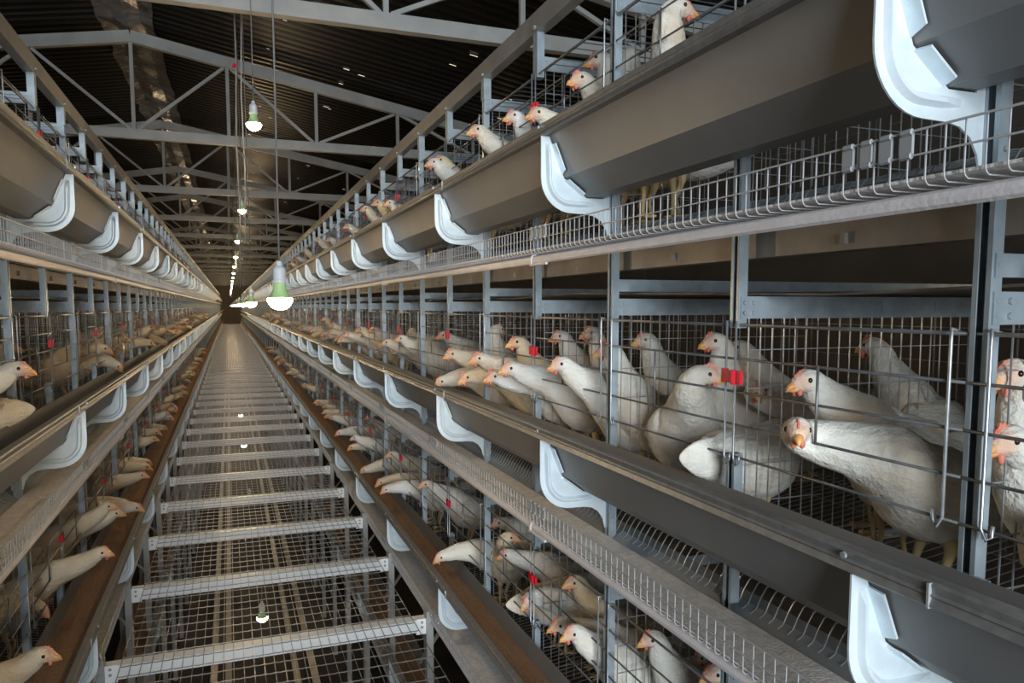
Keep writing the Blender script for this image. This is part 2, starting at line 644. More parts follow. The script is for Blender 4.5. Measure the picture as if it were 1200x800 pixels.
def hook_mesh(s):
    """door end loops either side of a main post"""
    m = MB()
    x = s * (OP - 0.005)
    for y, d in ((0.022, 1), (-0.034, -1)):
        m.tube([(x + s * 0.02, y, -0.035), (x, y, -0.030), (x, y, -0.05), (x, y, -0.285), (x, y + d * 0.008, -0.299), (x, y + d * 0.015, -0.292), (x, y + d * .016, -0.278)], 0.0024, 6)
    return m.mesh('door_hooks', M['wire'], smooth=True)


def partition_mesh(s):
    m = MB()
    for k in range(22):
        a = OP + 0.036 + 0.028 * k
        m.tube([(s * a, -0.012, -0.52 + 0.1226 * (a - 0.83)), (s * a, -0.012, -0.018)], 0.0014, 4)
    for z in (-0.085, -0.16, -0.235, -0.31, -0.385, -0.46):
        m.tube([(s * (OP + .036), -0.010, z), (s * 1.39, -0.010, z)], 0.0014, 4)
    return m.mesh('partition', M['wire'])


def floor_mesh(s):
    m = MB()
    for k in range(20):
        y = -0.49 + 0.025 * k
        m.tube([(s * 1.40, y, -0.466), (s * 0.835, y, -0.535), (s * 0.815, y, -0.541), (s * 0.802, y, -0.560), (s * 0.792, y, -0.580), (s * 0.780, y, -0.586)], 0.0013, 4)
    for a in (0.90, 1.02, 1.14, 1.26, 1.38):
        z = -0.538 + 0.1226 * (a - 0.83)
        m.tube([(s * a, -0.5, z - .003), (s * a, 0.0, z - .003)], 0.0017, 4)
    return m.mesh('cage_floor', M['wire'])


def roofmesh_mesh(s):
    m = MB()
    for k in range(10):
        y = -0.475 + 0.05 * k
        m.tube([(s * 0.79, y, -0.018), (s * 2.1, y, -0.018)], 0.0016, 4)
    for k in range(14):
        a = 0.79 + 0.1 * k
        m.tube([(s * a, -0.5, -0.0215), (s * a, 0, -0.0215)], 0.0022 if k else 0.003, 4)
    return m.mesh('roof_mesh', M['dwire'])


def fence_mesh(s, step=0.025, r=0.0011):
    """one metre of fence along the egg belt"""
    m = MB()
    a = 0.6275
    n = int(round(1 / step))
    for k in range(n):
        y = step * (k + .5)
        m.tube([(s * a, y, -0.535), (s * a, y, -0.592), (s * (a + 0.002), y, -0.596), (s * (a + 0.006), y, -0.599), (s * 0.758, y, -0.599)], r, 4)
    m.tube([(s * (a - .002), 0, -0.5345), (s * (a - .002), 1, -0.5345)], 0.0017, 4)
    m.tube([(s * (a - .002), 0, -0.563), (s * (a - .002), 1, -0.563)], 0.0015, 4)
    return m.mesh('fence_wires', M['fence'])


def fclip_mesh(s):
    m = MB()
    a = 0.6275
    for k in range(4):
        y = 0.0 + 0.03 * k
        m.box((s * (a - 0.003), y, -0.562), (s * (a + 0.001), y + 0.018, -0.537))
        m.tube([(s * (a - .003), y, -0.535), (s * (a - .003), y + 0.014, -0.535)], 0.004, 6)
        m.tube([(s * (a - .003), y, -0.563), (s * (a - .003), y + 0.014, -0.563)], 0.004, 6)
    return m.mesh('fence_clip', M['clip'])


def lclip_mesh(s):
    m = MB()
    pts = [(0.6345, -0.629), (0.6335, -0.612), (0.640, -0.602), (0.652, -0.600), (0.652, -0.603), (0.641, -0.605), (0.6365, -0.613), (0.637, -0.629)]
    m.extrude_y(pr(s, pts), 0, 0.012)
    m.box((s * 0.634, -0.10, -0.632), (s * 0.640, 0.012, -0.627))
    return m.mesh('lip_clip', M['lip'])


RACK = {}
for s in (1, -1):
    rn = RACK_NAME[s]
    rack = empty('cage_rack', (XC + s * 1.44, 0, 0), 'galvanised steel hen cage ' + rn, 'cage rack', 'hen cage racks along the aisle')
    RACK[s] = rack

    def P(name, me, y, z):
        return put(name, me, rack, (XC, y, H + z))

    me_post, me_stub, me_rods, me_clip = post_mesh(s), stub_mesh(s), rods_mesh(s), clip_mesh(s)
    me_h, me_ht = hanger_mesh(s, False), hanger_mesh(s, True)
    me_b1, me_b2 = beam_mesh(s, False), beam_mesh(s, True)
    me_front, me_hook, me_part, me_floor, me_roofm = front_mesh(s, True), hook_mesh(s), partition_mesh(s), floor_mesh(s), roofmesh_mesh(s)
    bk = bracket_mesh(s)
    seam_me = MB().box((s * 0.5735, 0, -0.333), (s * 0.580, 0.003, -0.304)).mesh('seam', M['clip'])
    for i, y in enumerate(POSTS):
        full = (i % 2 == 0)
        if full:
            P('post', me_post, y, 0)
        for tn, tz in TIERS.items():
            if tn == 'bottom':
                if y < 9:
                    P('cross_beam', me_b1, y, tz)
                continue
            P('cross_beam', me_b2 if (full and tn != 'top') else me_b1, y, tz)
            P('partition', me_part, y, tz)
            P('front_wires', me_front, y, tz)
            P('cage_floor', me_floor, y, tz)
            if full:
                P('door_hooks', me_hook, y, tz)
            else:
                P('hanger_post', me_ht if tn == 'top' else me_h, y, tz)
                P('stub_post', me_stub, y, tz)
                P('door_rods', me_rods, y, tz)
                P('red_clip', me_clip, y, tz + random.uniform(-0.008, 0.008))
            if tn == 'top':
                P('roof_mesh', me_roofm, y, tz)
    # far continuation of the posts and beams, too small to pick apart
    m = MB()
    y = NEAR_END + 0.5
    i = len(POSTS)
    while y < Y1:
        x0, x1 = s * OP, s * (OP + 0.02)
        if i % 2 == 0:
            m.box((x0, y - 0.028, -3), (x1, y, 0.829))
        else:
            for tn, tz in TIERS.items():
                m.box((x0, y - 0.028, tz - 0.042), (x1, y, tz + (0.089 if tn == 'top' else 0.16)))
        for tn, tz in TIERS.items():
            m.box((s * OP, y - 0.053, tz - 0.024), (s * 1.4, y - 0.05, tz + 0.018))
        y += 0.5
        i += 1
    fo = P('far_frames', m.mesh('far_frames', M['galv']), 0, 0)
    fo['kind'] = 'stuff'
    ep = P('unseen_baffle', MB().box((s * 0.80, Y0 - 0.004, -2.95), (s * 2.12, Y0, 0.75)).mesh('unseen_baffle', M['galv']), 0, 0)  # unseen sheet added to stop door light shining lengthwise through the cages
    # top rail
    m = MB()
    rp = [(OP - 0.001, 0.829), (OP - 0.001, 0.891), (OP + 0.003, 0.891), (OP + 0.003, 0.833), (OP + 0.032, 0.833), (OP + 0.032, 0.829)]
    m.extrude_y(pr(s, rp), Y0, Y1)
    yy = POSTS[0]
    while yy < 14:
        m.tube([(s * (OP - .002), yy - .02, 0.842), (s * (OP - .010), yy - .02, 0.842)], 0.007, 8)
        yy += 0.5
    P('top_rail', m.mesh('top_rail', M['rail']), 0, 0)
    # belts and side sheets above each tier's cages
    for tn, tz in TIERS.items():
        if tn == 'top':
            continue
        m = MB()
        ny = 127
        vs, fs = [], []
        os_ = (0.812, 0.83, 1.0, 1.4, 1.8, 2.10)
        for k in range(ny + 1):
            y = Y0 + (Y1 - Y0) * k / ny
            for a in os_:
                e = 1 if a < .85 else .4
                vs.append((s * a, y, 0.026 + e * 0.010 * sin(k * 2.1 + tz * 5) * (1 if k % 2 else .3)))
        q = len(os_)
        for k in range(ny):
            for j in range(q - 1):
                fs.append((k * q + j, k * q + j + 1, (k + 1) * q + j + 1, (k + 1) * q + j))
        m.add(vs, fs)
        nv = len(vs)
        m.add([(x, y, z + 0.004) for x, y, z in vs], [f[::-1] for f in fs])
        # front edge
        m.add([vs[k * q] for k in range(ny + 1)] + [(vs[k * q][0], vs[k * q][1], vs[k * q][2] + .004) for k in range(ny + 1)],
              [(k, k + 1, ny + 2 + k, ny + 1 + k) for k in range(ny)])
        P('manure_belt', m.mesh('manure_belt', M['manure'], fix=False), 0, tz)
        m = MB()
        m.extrude_y(pr(s, [(0.800, 0.090), (0.800, 0.137), (0.803, 0.137), (0.803, 0.093), (0.84, 0.093), (0.84, 0.090)]), Y0, Y1)
        yy = 0.95
        while yy < 10:
            m.box((s * 0.792, yy, 0.100), (s * 0.800, yy + 0.010, 0.117))
            yy += 0.5
        P('belt_side', m.mesh('belt_side', M['strip']), 0, tz)
    for tn, tz in TIERS.items():
        if tn == 'bottom':
            continue
        P('deflector', MB().extrude_y(pr(s, [(0.795, -0.577), (0.818, -0.568), (0.818, -0.570), (0.796, -0.579), (0.768, -0.604), (0.767, -0.602)]), Y0, Y1).mesh('deflector', M['deflector']), 0, tz)
        # central back screen between the two cage rows
        m = MB()
        for k in range(80):
            m.tube([(s * 1.42, -1.5 + 0.2 * k, -0.53), (s * 1.42, -1.5 + 0.2 * k, -0.02)], 0.002, 4)
        for z in (-0.45, -0.37, -0.29, -0.21, -0.13, -0.05):
            m.tube([(s * 1.42, Y0, z), (s * 1.42, NEAR_END, z)], 0.0018, 4)
        P('back_screen', m.mesh('back_screen', M['dwire']), 0, tz)

    # feed troughs
    for tn, tz in TIERS.items():
        tt = empty('feed_trough', (XC + s * 0.67, 0, H + tz - 0.472), 'grey ' + tn + ' feed trough of the ' + rn + ', pale brackets', 'feed trough', 'feed troughs')
        ye = Y1 if tn != 'bottom' else 14
        put('trough_body', MB().extrude_y(pr(s, TROUGH), Y0, ye).mesh('trough_body', M['trough']), tt, (XC, 0, H + tz))
        rim = put('rim', MB().extrude_y(pr(s, RIM), Y0, ye).mesh('rim', M['rim']), tt, (XC, 0, H + tz))
        for k in range(4):
            put('seam', seam_me, rim, (XC, 0.585 + 2 * k, H + tz))
        for i, y in enumerate(POSTS):
            if i % 2 == 0:
                br = put('trough_bracket', bk, tt, (XC, y - 0.002, H + tz))
                br['label'] = 'pale blue-grey curved bracket'
                if y < 5:
                    m = MB()
                    bolt(m, (s * 0.576, 0.008, -0.311), (-s, 0, 0), 0.0045, 0.004)
                    put('rivet', m.mesh('rivet', M['bolt']), br, (XC, y, H + tz))
        m = MB()
        y = NEAR_END + 1.0
        while y < (34 if tn != 'bottom' else 0):
            prof = [(0.5775, -0.333), (0.5775, -0.43), (0.60, -0.49), (0.66, -0.513), (0.75, -0.54), (0.75, -0.472), (0.70, -0.474), (0.638, -0.43), (0.598, -0.333)]
            m.extrude_y(pr(s, prof), y - 0.004, y)
            y += 1.0
        if m.v:
            fb = put('far_brackets', m.mesh('far_brackets', M['bracket']), tt, (XC, 0, H + tz))
            fb['kind'] = 'stuff'
        # feed lies in the trough
        if tn != 'top':
            m = MB()
            n = 150
            rr = random.Random(int(tz * 100) + s)
            vs, fs = [], []
            q = len(FEED)
            for k in range(n + 1):
                y = Y0 + 0.02 + (ye - Y0 - 0.04) * k / n
                if k < 90:
                    y = Y0 + 0.02 + 0.13 * k
                else:
                    y = Y0 + 0.02 + 0.13 * 90 + (ye - Y0 - 0.06 - 0.13 * 90) * (k - 90) / (n - 90)
                d = rr.uniform(-0.008, 0.006)
                for j, (a, z) in enumerate(FEED):
                    vs.append((s * a, y, z + (d + rr.uniform(-0.003, 0.003) if 0 < j < 4 else 0)))
            for k in range(n):
                for j in range(q):
                    fs.append((k * q + j, k * q + (j + 1) % q, (k + 1) * q + (j + 1) % q, (k + 1) * q + j))
            fs += [tuple(range(q))[::-1], tuple(n * q + j for j in range(q))]
            m.add(vs, fs)
            fd = put('feed', m.mesh('feed', M['feed']), None, (XC, 0, H + tz))
            fd['kind'] = 'stuff'
            tag(fd, 'brown ground feed lying in the ' + tn + ' trough of the ' + rn, 'feed', 'feed in the troughs')

    # egg conveyors under each trough
    fm, fm2 = fence_mesh(s), fence_mesh(s, 0.1, 0.003)
    fc, lc = fclip_mesh(s), lclip_mesh(s)
    for tn, tz in TIERS.items():
        ye = Y1 if tn != 'bottom' else 14
        t = empty('egg_conveyor', (XC + s * 0.70, 0, H + tz - 0.63), tn + ' egg belt and wire fence of the ' + rn, 'egg conveyor', 'egg conveyors')
        put('belt', MB().extrude_y(pr(s, BELT), Y0, ye).mesh('belt', M['belt']), t, (XC, 0, H + tz))
        lp = put('lip', MB().extrude_y(pr(s, LIP), Y0, ye).mesh('lip', M['lip'], smooth=False), t, (XC, 0, H + tz))
        for k in range(-1, 13):
            put('fence_wires', fm, t, (XC, 0.7 + k, H + tz))
        if tn != 'bottom':
            for k in range(13, 30):
                put('fence_wires', fm2, t, (XC, 0.7 + k, H + tz))
            for y in (0.68, 1.78, 2.88, 3.98, 5.08, 6.18):
                put('fence_clip', fc, t, (XC, y, H + tz))
            for y in (-0.2, 1.9, 4.0, 6.1, 8.2):
                put('lip_clip', lc, lp, (XC, y, H + tz))

# ------------------------------------------------------------------ walkway
WZ = -1.35
walk = empty('walkway', (XC, 0, 0), 'raised steel mesh walkway on white cross bars between the racks', 'walkway')
BARS = [3.07 + 0.825 * k for k in range(-5, 70)]
bar = MB()
bar.box((-0.632, -0.006, WZ - 0.058), (0.632, 0.0, WZ - 0.003))
bar.box((-0.632, 0.0, WZ - 0.008), (0.632, 0.045, WZ - 0.003))
bar.box((-0.632, 0.0, WZ - 0.058), (0.632, 0.030, WZ - 0.053))
for sx in (-1, 1):
    bar.box((sx * 0.575, -0.010, WZ - 0.066), (sx * 0.640, -0.006, WZ + 0.002))
bar_me = bar.mesh('cross_bar', M['walkbar'])
leg_me = {}
brace_me = {}
bolt_me = {}
for sx in (-1, 1):
    m = MB().extrude_z([(sx * 0.618, -0.022), (sx * 0.648, -0.022), (sx * 0.648, -0.018), (sx * 0.622, -0.018), (sx * 0.622, 0.020), (sx * 0.618, 0.020)], -3.0, WZ + 0.035)
    leg_me[sx] = m.mesh('leg', M['truss'])
    m = MB().bar((sx * 0.635, 0, WZ - 0.30), (sx * 0.80, 0.03, WZ - 0.10), 0.022, 0.006)
    brace_me[sx] = m.mesh('brace', M['truss'])
    m = MB()
    for dx, dz in ((0.600, -0.012), (0.600, -0.034), (0.633, 0.02), (0.633, -0.02)):
        bolt(m, (sx * dx, -0.010 if dx < .62 else -0.022, WZ + dz), (0, -1, 0), 0.006, 0.004)
    bolt_me[sx] = m.mesh('bolt', M['clip'])
for y in BARS:
    bo = put('cross_bar', bar_me, walk, (XC, y, H))
    for sx in (-1, 1):
        if y < 22:
            put('leg', leg_me[sx], walk, (XC, y, H))
        if y < 9:
            put('brace', brace_me[sx], walk, (XC, y + 0.2, H))
            put('bolt', bolt_me[sx], bo, (XC, y, H))
# mesh deck: lengthwise wires and crimped cross wires, panel by panel between the bars
wp = MB()
nl = 32
for k in range(nl):
    x = -0.562 + 1.124 * k / (nl - 1)
    wp.tube([(x, 0, WZ + 0.0016), (x, 0.825, WZ + 0.0016)], 0.0018, 4)
for k in range(10):
    y = 0.041 + 0.0825 * k
    pts = []
    for j in range(nl):
        x = -0.562 + 1.124 * j / (nl - 1)
        pts.append((x, y, WZ + (0.0058 if j % 2 else 0.0052)))
        if j < nl - 1:
            pts.append((x + 1.124 / (nl - 1) / 2, y, WZ + 0.0036))
    wp.tube(pts, 0.0022, 4)
wp_me = wp.mesh('mesh_panel', M['mesh'])
wp2 = MB()
for k in range(nl):
    x = -0.562 + 1.124 * k / (nl - 1)
    wp2.box((x - .0018, 0, WZ), (x + .0018, 0.825, WZ + 0.004))
for k in range(5):
    wp2.box((-0.562, 0.08 + k * .165, WZ + .004), (0.562, 0.084 + k * .165, WZ + 0.007))
wp2_me = wp2.mesh('mesh_panel', M['mesh'])
for i, y in enumerate(BARS[:-1]):
    put('mesh_panel', wp_me if y < 16 else wp2_me, walk, (XC, y, H))
# floor rails of the lower storey seen through the mesh
for sx in (-1, 1):
    for i, (a, z) in enumerate(((0.30, -2.35), (0.22, -2.55))):
        m = MB().box((XC + sx * a - 0.02, -1, H + z), (XC + sx * a + 0.02, 30, H + z + 0.03))
        put('floor_rail', m.mesh('floor_rail', M['strip']), walk, (0, 0, 0))
# ------------------------------------------------------------------ bulbs on cords
sock = MB().lathe([(0.002, 0.100), (0.008, 0.099), (0.010, 0.086), (0.0165, 0.080), (0.0185, 0.074), (0.0185, 0.046), (0.0205, 0.045), (0.0205, 0.038), (0.017, 0.037)], 18).mesh('socket', M['socket'], smooth=False)
coll = MB().lathe([(0.0155, 0.040), (0.0165, 0.030), (0.021, 0.014), (0.0285, -0.001), (0.0330, -0.006)], 22).mesh('collar', M['green'], smooth=True)
gl = [(0.0332, -0.006)]
for k in range(1, 9):
    a = radians(8 + 82 * k / 8)
    gl.append((max(0.0365 * cos(a) if k < 8 else 0.001, 0.001), -0.004 - 0.036 * sin(a)))
gl.insert(1, (0.0360, -0.009))
glob = MB().lathe(gl, 22).mesh('globe', M['glow'], smooth=True)
BULB_COL = (1.0, 0.72, 0.42)


def bulb(x, y, z, top, label, group, power, cord=True, light=True):
    t = empty('hanging_bulb', (x, y, H + z), label, 'light bulb', group)
    put('globe', glob, t, (x, y, H + z))
    put('collar', coll, t, (x, y, H + z))
    put('socket', sock, t, (x, y, H + z))
    if cord:
        m = MB().tube([(0, 0, 0.098), (0.002, 0.003, 0.3 * (top - z)), (-0.001, 0.0, 0.65 * (top - z)), (0, 0, top - z)], 0.0028, 6)
        put('cord', m.mesh('cord', M['cord'], smooth=True), t, (x, y, H + z))
    if light:
        d = bpy.data.lights.new('bulb_light', 'POINT')
        d.energy = power
        d.color = BULB_COL
        d.shadow_soft_size = 0.03
        lo = bpy.data.objects.new('bulb_light', d)
        COL.objects.link(lo)
        lo.parent = t
        lo.location = (0, 0, -0.076)
    return t


for k in range(17):
    y = 3.85 + 3.45 * k
    bulb(XC, y, 0.87, roof_z(XC), 'warm bulb on a long cord hanging high below the roof trusses', 'high row of bulbs above the aisle', BULB_W * (1 if k < 3 else 1.2 if k < 8 else 1.5))
for k in range(20):
    y = 2.25 + 3.0 * k
    bulb(XC, y, 0.028, roof_z(XC), 'warm bulb with green collar hanging at middle tier height', 'low row of bulbs in the aisle', BULB_W * (.6 if k < 3 else 1 if k < 8 else 1.2))
for k in range(4):
    y = 4.95 + 3.2 * k
    bulb(XC, y, -2.0, WZ - 0.04, 'warm bulb with green collar hanging under the mesh walkway', 'bulbs beneath the walkway', BULB_W * .12)
for k in range(5):
    for sx in (-1, 1):
        y = 1.0 + 4.2 * k
        bulb(XC + sx * 2.95, y, 0.03, roof_z(XC + sx * 2.95), 'warm bulb in the aisle behind the ' + RACK_NAME[sx], 'bulbs in the neighbouring aisles', BULB_W * .15)

# ------------------------------------------------------------------ loose hanging cables by the bulbs
for i, (x, y, z0, lab) in enumerate(((0.06, 4.4, 0.10, 'thin grey cable with a red tie hanging among the trusses'), (0.095, 4.5, 0.35, 'thin pale pull wire hanging beside the tied cable'))):
    m = MB().tube([(0, 0, 0), (0.012, 0, 0.4), (0.004, 0, 0.8), (0.016, 0, 1.2), (0.01, 0, roof_z(x) - z0)], 0.0045 - .001 * i, 6)
    o = empty('hanging_cable', (x, y, H + z0), lab, 'cable')
    put('strand', m.mesh('strand', M['cord'] if i == 0 else M['truss'], smooth=True), o, (x, y, H + z0))
    if i == 0:
        m = MB().lathe([(0.004, 0), (0.012, 0.006), (0.010, 0.02), (0.004, 0.026)], 8)
        put('tie', m.mesh('tie', M['red']), o, (x + 0.008, y, H + 1.27))

# ------------------------------------------------------------------ hens


def catmull(pts, n):
    out = []
    k = len(pts)
    for i in range(k - 1):
        p0, p1, p2, p3 = (pts[max(i - 1, 0)], pts[i], pts[i + 1], pts[min(i + 2, k - 1)])
        for j in range(n):
            t = j / n
            out.append([0.5 * ((2 * b) + (-a + c) * t + (2 * a - 5 * b + 4 * c - d) * t * t + (-a + 3 * b - 3 * c + d) * t ** 3) for a, b, c, d in zip(p0, p1, p2, p3)])
    out.append(list(pts[-1]))
    return out


WHITE = (0.80, 0.775, 0.72)
PINK = (0.76, 0.52, 0.40)


def hen_geometry(fh, fx, hy, hp, seed, sub=3, nseg=18, droop=0.3):
    """head (eye) height and reach, head yaw and pitch relative to the body; returns mesh dict and eye position"""
    rr = random.Random(seed)
    phi = max(0.04, min(0.34, (fh - 0.20) * 2.4)) if droop < 0.6 else 0.0
    cph, sph = cos(phi), sin(phi)

    def tilt(x, z):
        dx, dz = x + 0.01, z - 0.18
        return -0.01 + dx * cph - dz * sph, 0.18 + dx * sph + dz * cph

    bx, bz = tilt(0.088, 0.222)
    B = Vector((bx, 0, bz))
    hd = Vector((cos(hp) * cos(hy), cos(hp) * sin(hy), sin(hp)))
    latH = Vector((-sin(hy), cos(hy), 0))
    upH = hd.cross(latH) * -1
    if upH.z < 0:
        upH = -upH
    E = Vector((fx, 0, fh))                 # centre of the head between the eyes
    back = E - hd * 0.020 - upH * 0.008
    up = max(0.0, min(1.0, (fh - 0.24) / 0.16))
    P1 = B + Vector((0.045, 0, 0.055 * up + 0.01))
    P2 = back - hd * (0.05 * (1 - up) + 0.012) - Vector((0, 0, 1)) * 0.055 * up
    # control rings: x, y, z, lateral radius, normal radius, heading
    R = [(-0.232, 0, 0.327, 0.002, 0.004, 0), (-0.222, 0, 0.319, 0.004, 0.014, 0), (-0.203, 0, 0.304, 0.008, 0.026, 0), (-0.176, 0, 0.282, 0.018, 0.037, 0), (-0.142, 0, 0.252, 0.034, 0.046, 0), (-0.100, 0, 0.220, 0.060, 0.060, 0),
         (-0.045, 0, 0.196, 0.080, 0.075, 0), (0.025, 0, 0.196, 0.082, 0.081, 0), (0.072, 0, 0.212, 0.070, 0.068, 0)]
    R = [(a[0], a[1], a[2] - (droop - 0.25) * max(0.0, -a[0] - 0.09)) + a[3:] for a in R]
    R0 = list(R)
    R = []
    for a in R0:
        x_, z_ = tilt(a[0], a[2])
        R.append((x_, a[1], z_) + a[3:])
    for t, ra in ((0.15, 0.056), (0.42, 0.043), (0.70, 0.0335), (0.92, 0.0265)):
        q = B * (1 - t) ** 3 + P1 * 3 * t * (1 - t) ** 2 + P2 * 3 * t * t * (1 - t) + back * t ** 3
        R.append((q.x, q.y, q.z, ra, ra * 1.08, hy * t * t))
    for d, u, rl, rn in ((-0.010, -0.002, 0.0225, 0.0235), (0.006, 0.0, 0.0200, 0.0205), (0.020, -0.003, 0.0145, 0.0150), (0.030, -0.006, 0.0085, 0.0095), (0.034, -0.007, 0.003, 0.004)):
        q = E + hd * d + upH * u
        R.append((q.x, q.y, q.z, rl, rn, hy))
    S = catmull(R, sub)
    vs, fs, cols = [], [], []
    n = len(S)
    for i, (x, y, z, rl, rn, hh) in enumerate(S):
        a = Vector(S[max(i - 1, 0)][:3])
        c = Vector(S[min(i + 1, n - 1)][:3])
        t = (c - a).normalized()
        lat = Vector((-sin(hh), cos(hh), 0))
        lat = (lat - t * lat.dot(t)).normalized()
        nn = t.cross(lat)
        rl, rn = max(rl, .002), max(rn, .002)
        p = Vector((x, y, z))
        isbody = i < 10 * sub
        for j in range(nseg):
            f = 2 * pi * j / nseg
            k = 1 + (rr.uniform(-0.035, 0.035) if 2 < i < n - 6 * sub // 2 else 0)
            cs, sn = cos(f), sin(f)
            # fluffy underside, flatter back
            dn = rn * sn
            if isbody and sn < 0:
                dn *= 1.08
            v = p + lat * (rl * cs * k) + nn * (dn * k)
            vs.append(v)
            de = (v - (E + hd * 0.016)).length
            w_ = max(0.0, min(1.0, (0.027 - de) / 0.012))
            cols.append(tuple(WHITE[q] * (1 - w_) + PINK[q] * w_ for q in range(3)))
    for i in range(n - 1):
        for j in range(nseg):
            fs.append((i * nseg + j, i * nseg + (j + 1) % nseg, (i + 1) * nseg + (j + 1) % nseg, (i + 1) * nseg + j))
    fs.append(tuple(range(nseg))[::-1])
    fs.append(tuple((n - 1) * nseg + j for j in range(nseg)))
    me = MB().add(vs, fs).mesh('hen_body', M['feather'], smooth=True)
    ca = me.color_attributes.new('tint', 'FLOAT_COLOR', 'POINT')
    for i, c in enumerate(cols):
        ca.data[i].color = (c[0], c[1], c[2], 1)
    parts = {'body': me}
    # beak
    b0 = E + hd * 0.025 - upH * 0.0055
    bm_ = MB()
    for sgn, col in ((1, 0),):
        pts = [b0 - hd * 0.004 + upH * 0.001, b0 + hd * 0.006 + upH * 0.0005, b0 + hd * 0.014 - upH * 0.0025, b0 + hd * 0.021 - upH * 0.009]
        bm_.tube(pts, [0.0098, 0.0085, 0.0058, 0.0012], 10)
        pts = [b0 - hd * 0.003 - upH * 0.006, b0 + hd * 0.008 - upH * 0.007, b0 + hd * 0.015 - upH * 0.0085]
        bm_.tube(pts, [0.0075, 0.005, 0.001], 8)
    parts['beak'] = bm_.mesh('beak', M['beak'], smooth=True)
    # comb: serrated thin blade along the crown
    hgt = 0.004 + 0.009 * rr.random()
    top, bot = [], []
    nc = 9
    for k in range(nc):
        u = k / (nc - 1)
        base = E + hd * (0.027 - 0.034 * u) + upH * (0.006 + 0.0125 * sin(min(1, u * 1.4 + .15) * pi / 2))
        e = hgt * sin(pi * min(1, 0.12 + 0.85 * u)) * (1.0 if k % 2 else 0.55)
        bot.append(base - upH * 0.004)
        top.append(base + upH * e)
    vv = []
    for k in range(nc):
        for sg in (-1, 1):
            vv.append(bot[k] + latH * sg * 0.0028)
        for sg in (-1, 1):
            vv.append(top[k] + latH * sg * 0.0012)
    ff = []
    for k in range(nc - 1):
        a = k * 4
        c = a + 4
        ff += [(a, c, c + 2, a + 2), (a + 1, a + 3, c + 3, c + 1), (a + 2, c + 2, c + 3, a + 3), (a, a + 1, c + 1, c)]
    ff += [(0, 2, 3, 1), ((nc - 1) * 4, (nc - 1) * 4 + 1, (nc - 1) * 4 + 3, (nc - 1) * 4 + 2)]
    parts['comb'] = MB().add(vv, ff).mesh('comb', M['comb'])
    # eyes, wattles
    for sg in (-1, 1):
        c = E + latH * sg * 0.0172 + upH * 0.0035 + hd * 0.007
        m = MB()
        m.lathe([(0.0006, -0.0050), (0.0036, -0.0035), (0.0050, 0), (0.0036, 0.0035), (0.0006, 0.0050)], 10, c)
        parts['eye%d' % sg] = m.mesh('eye', M['eye'], smooth=True)
        c = E + hd * 0.021 + latH * sg * 0.0065 - upH * 0.0165
        wl = 0.006 + 0.006 * rr.random()
        m = MB().tube([c + upH * 0.007, c, c - upH * wl * .6, c - upH * wl], [0.003, 0.0052, 0.0045, 0.001], 8)
        parts['wattle%d' % sg] = m.mesh('wattle', M['comb'], smooth=True)
    # wings: layered shells lying on the flanks
    def flank(x, z):
        k = 2
        while k < 8 and R0[k + 1][0] < x:
            k += 1
        k = min(k, 7)
        f = max(0.0, min(1.0, (x - R0[k][0]) / (R0[k + 1][0] - R0[k][0])))
        zc, rl, rn = (R0[k][q] * (1 - f) + R0[k + 1][q] * f for q in (2, 3, 4))
        e = max(-0.97, min(0.97, (z - zc) / rn))
        return rl * sqrt(1 - e * e)

    for sg in (-1, 1):
        vs, fs = [], []
        nu, nv = 20, 11
        for i in range(nu + 1):
            u = i / nu
            x = 0.070 - 0.225 * u
            zc = 0.218 + 0.004 * u + 0.022 * u * u
            hh = 0.046 * (sin(pi * min(1, 0.12 + 0.72 * u)) ** 0.7) * (1 - 0.62 * u * u) + 0.006
            for j in range(nv + 1):
                v = -1 + 2 * j / nv
                z = zc + hh * v
                edge = max(abs(v), (0.12 - u) / 0.12, (u - 0.86) / 0.14)
                th = 0.0095 * (1 - edge ** 4) - 0.003
                th += 0.0028 * ((v * 4.5 + 9 + u * 1.5) % 1.0) * min(1, u * 2.2)
                x_, z_ = tilt(x, z)
                vs.append((x_, sg * (flank(x, z) + th), z_))
        for i in range(nu):
            for j in range(nv):
                k = i * (nv + 1) + j
                fs.append((k, k + 1, k + nv + 2, k + nv + 1))
        k0 = len(vs)
        vs += [(x, y - sg * 0.016, z) for x, y, z in vs]
        ring = [j for j in range(nv + 1)] + [i * (nv + 1) + nv for i in range(1, nu + 1)] + [nu * (nv + 1) + j for j in range(nv - 1, -1, -1)] + [i * (nv + 1) for i in range(nu - 1, 0, -1)]
        for q in range(len(ring)):
            a, c = ring[q], ring[(q + 1) % len(ring)]
            fs.append((a, c, c + k0, a + k0))
        me = MB().add(vs, fs).mesh('wing', M['feather'], smooth=True)
        ca = me.color_attributes.new('tint', 'FLOAT_COLOR', 'POINT')
        for i in range(len(me.vertices)):
            ca.data[i].color = (*WHITE, 1)
        parts['wing%d' % sg] = me
        m = MB()
        yy = sg * 0.036
        m.tube([(0.0, yy, 0.150), (-0.006, yy, 0.10), (0.010, yy, 0.055), (0.0, yy, 0.008)], [0.017, 0.010, 0.0050, 0.0050], 8)
        for a in (-28, 0, 28, 180):
            l = 0.045 if a != 180 else 0.02
            m.tube([(0, yy, 0.006), (l * cos(radians(a)), yy + l * sin(radians(a)), 0.004)], [0.005, 0.003], 6)
        parts['leg%d' % sg] = m.mesh('leg', M['legs'], smooth=True)
    return parts, E


LIB = {}
TINT = random.Random(11)


def floor_z(o, tz):
    return tz - 0.5325 + 0.1226 * max(0, (o - 0.83))


TI = {'t': 'top', 'm': 'middle', 'l': 'lower'}


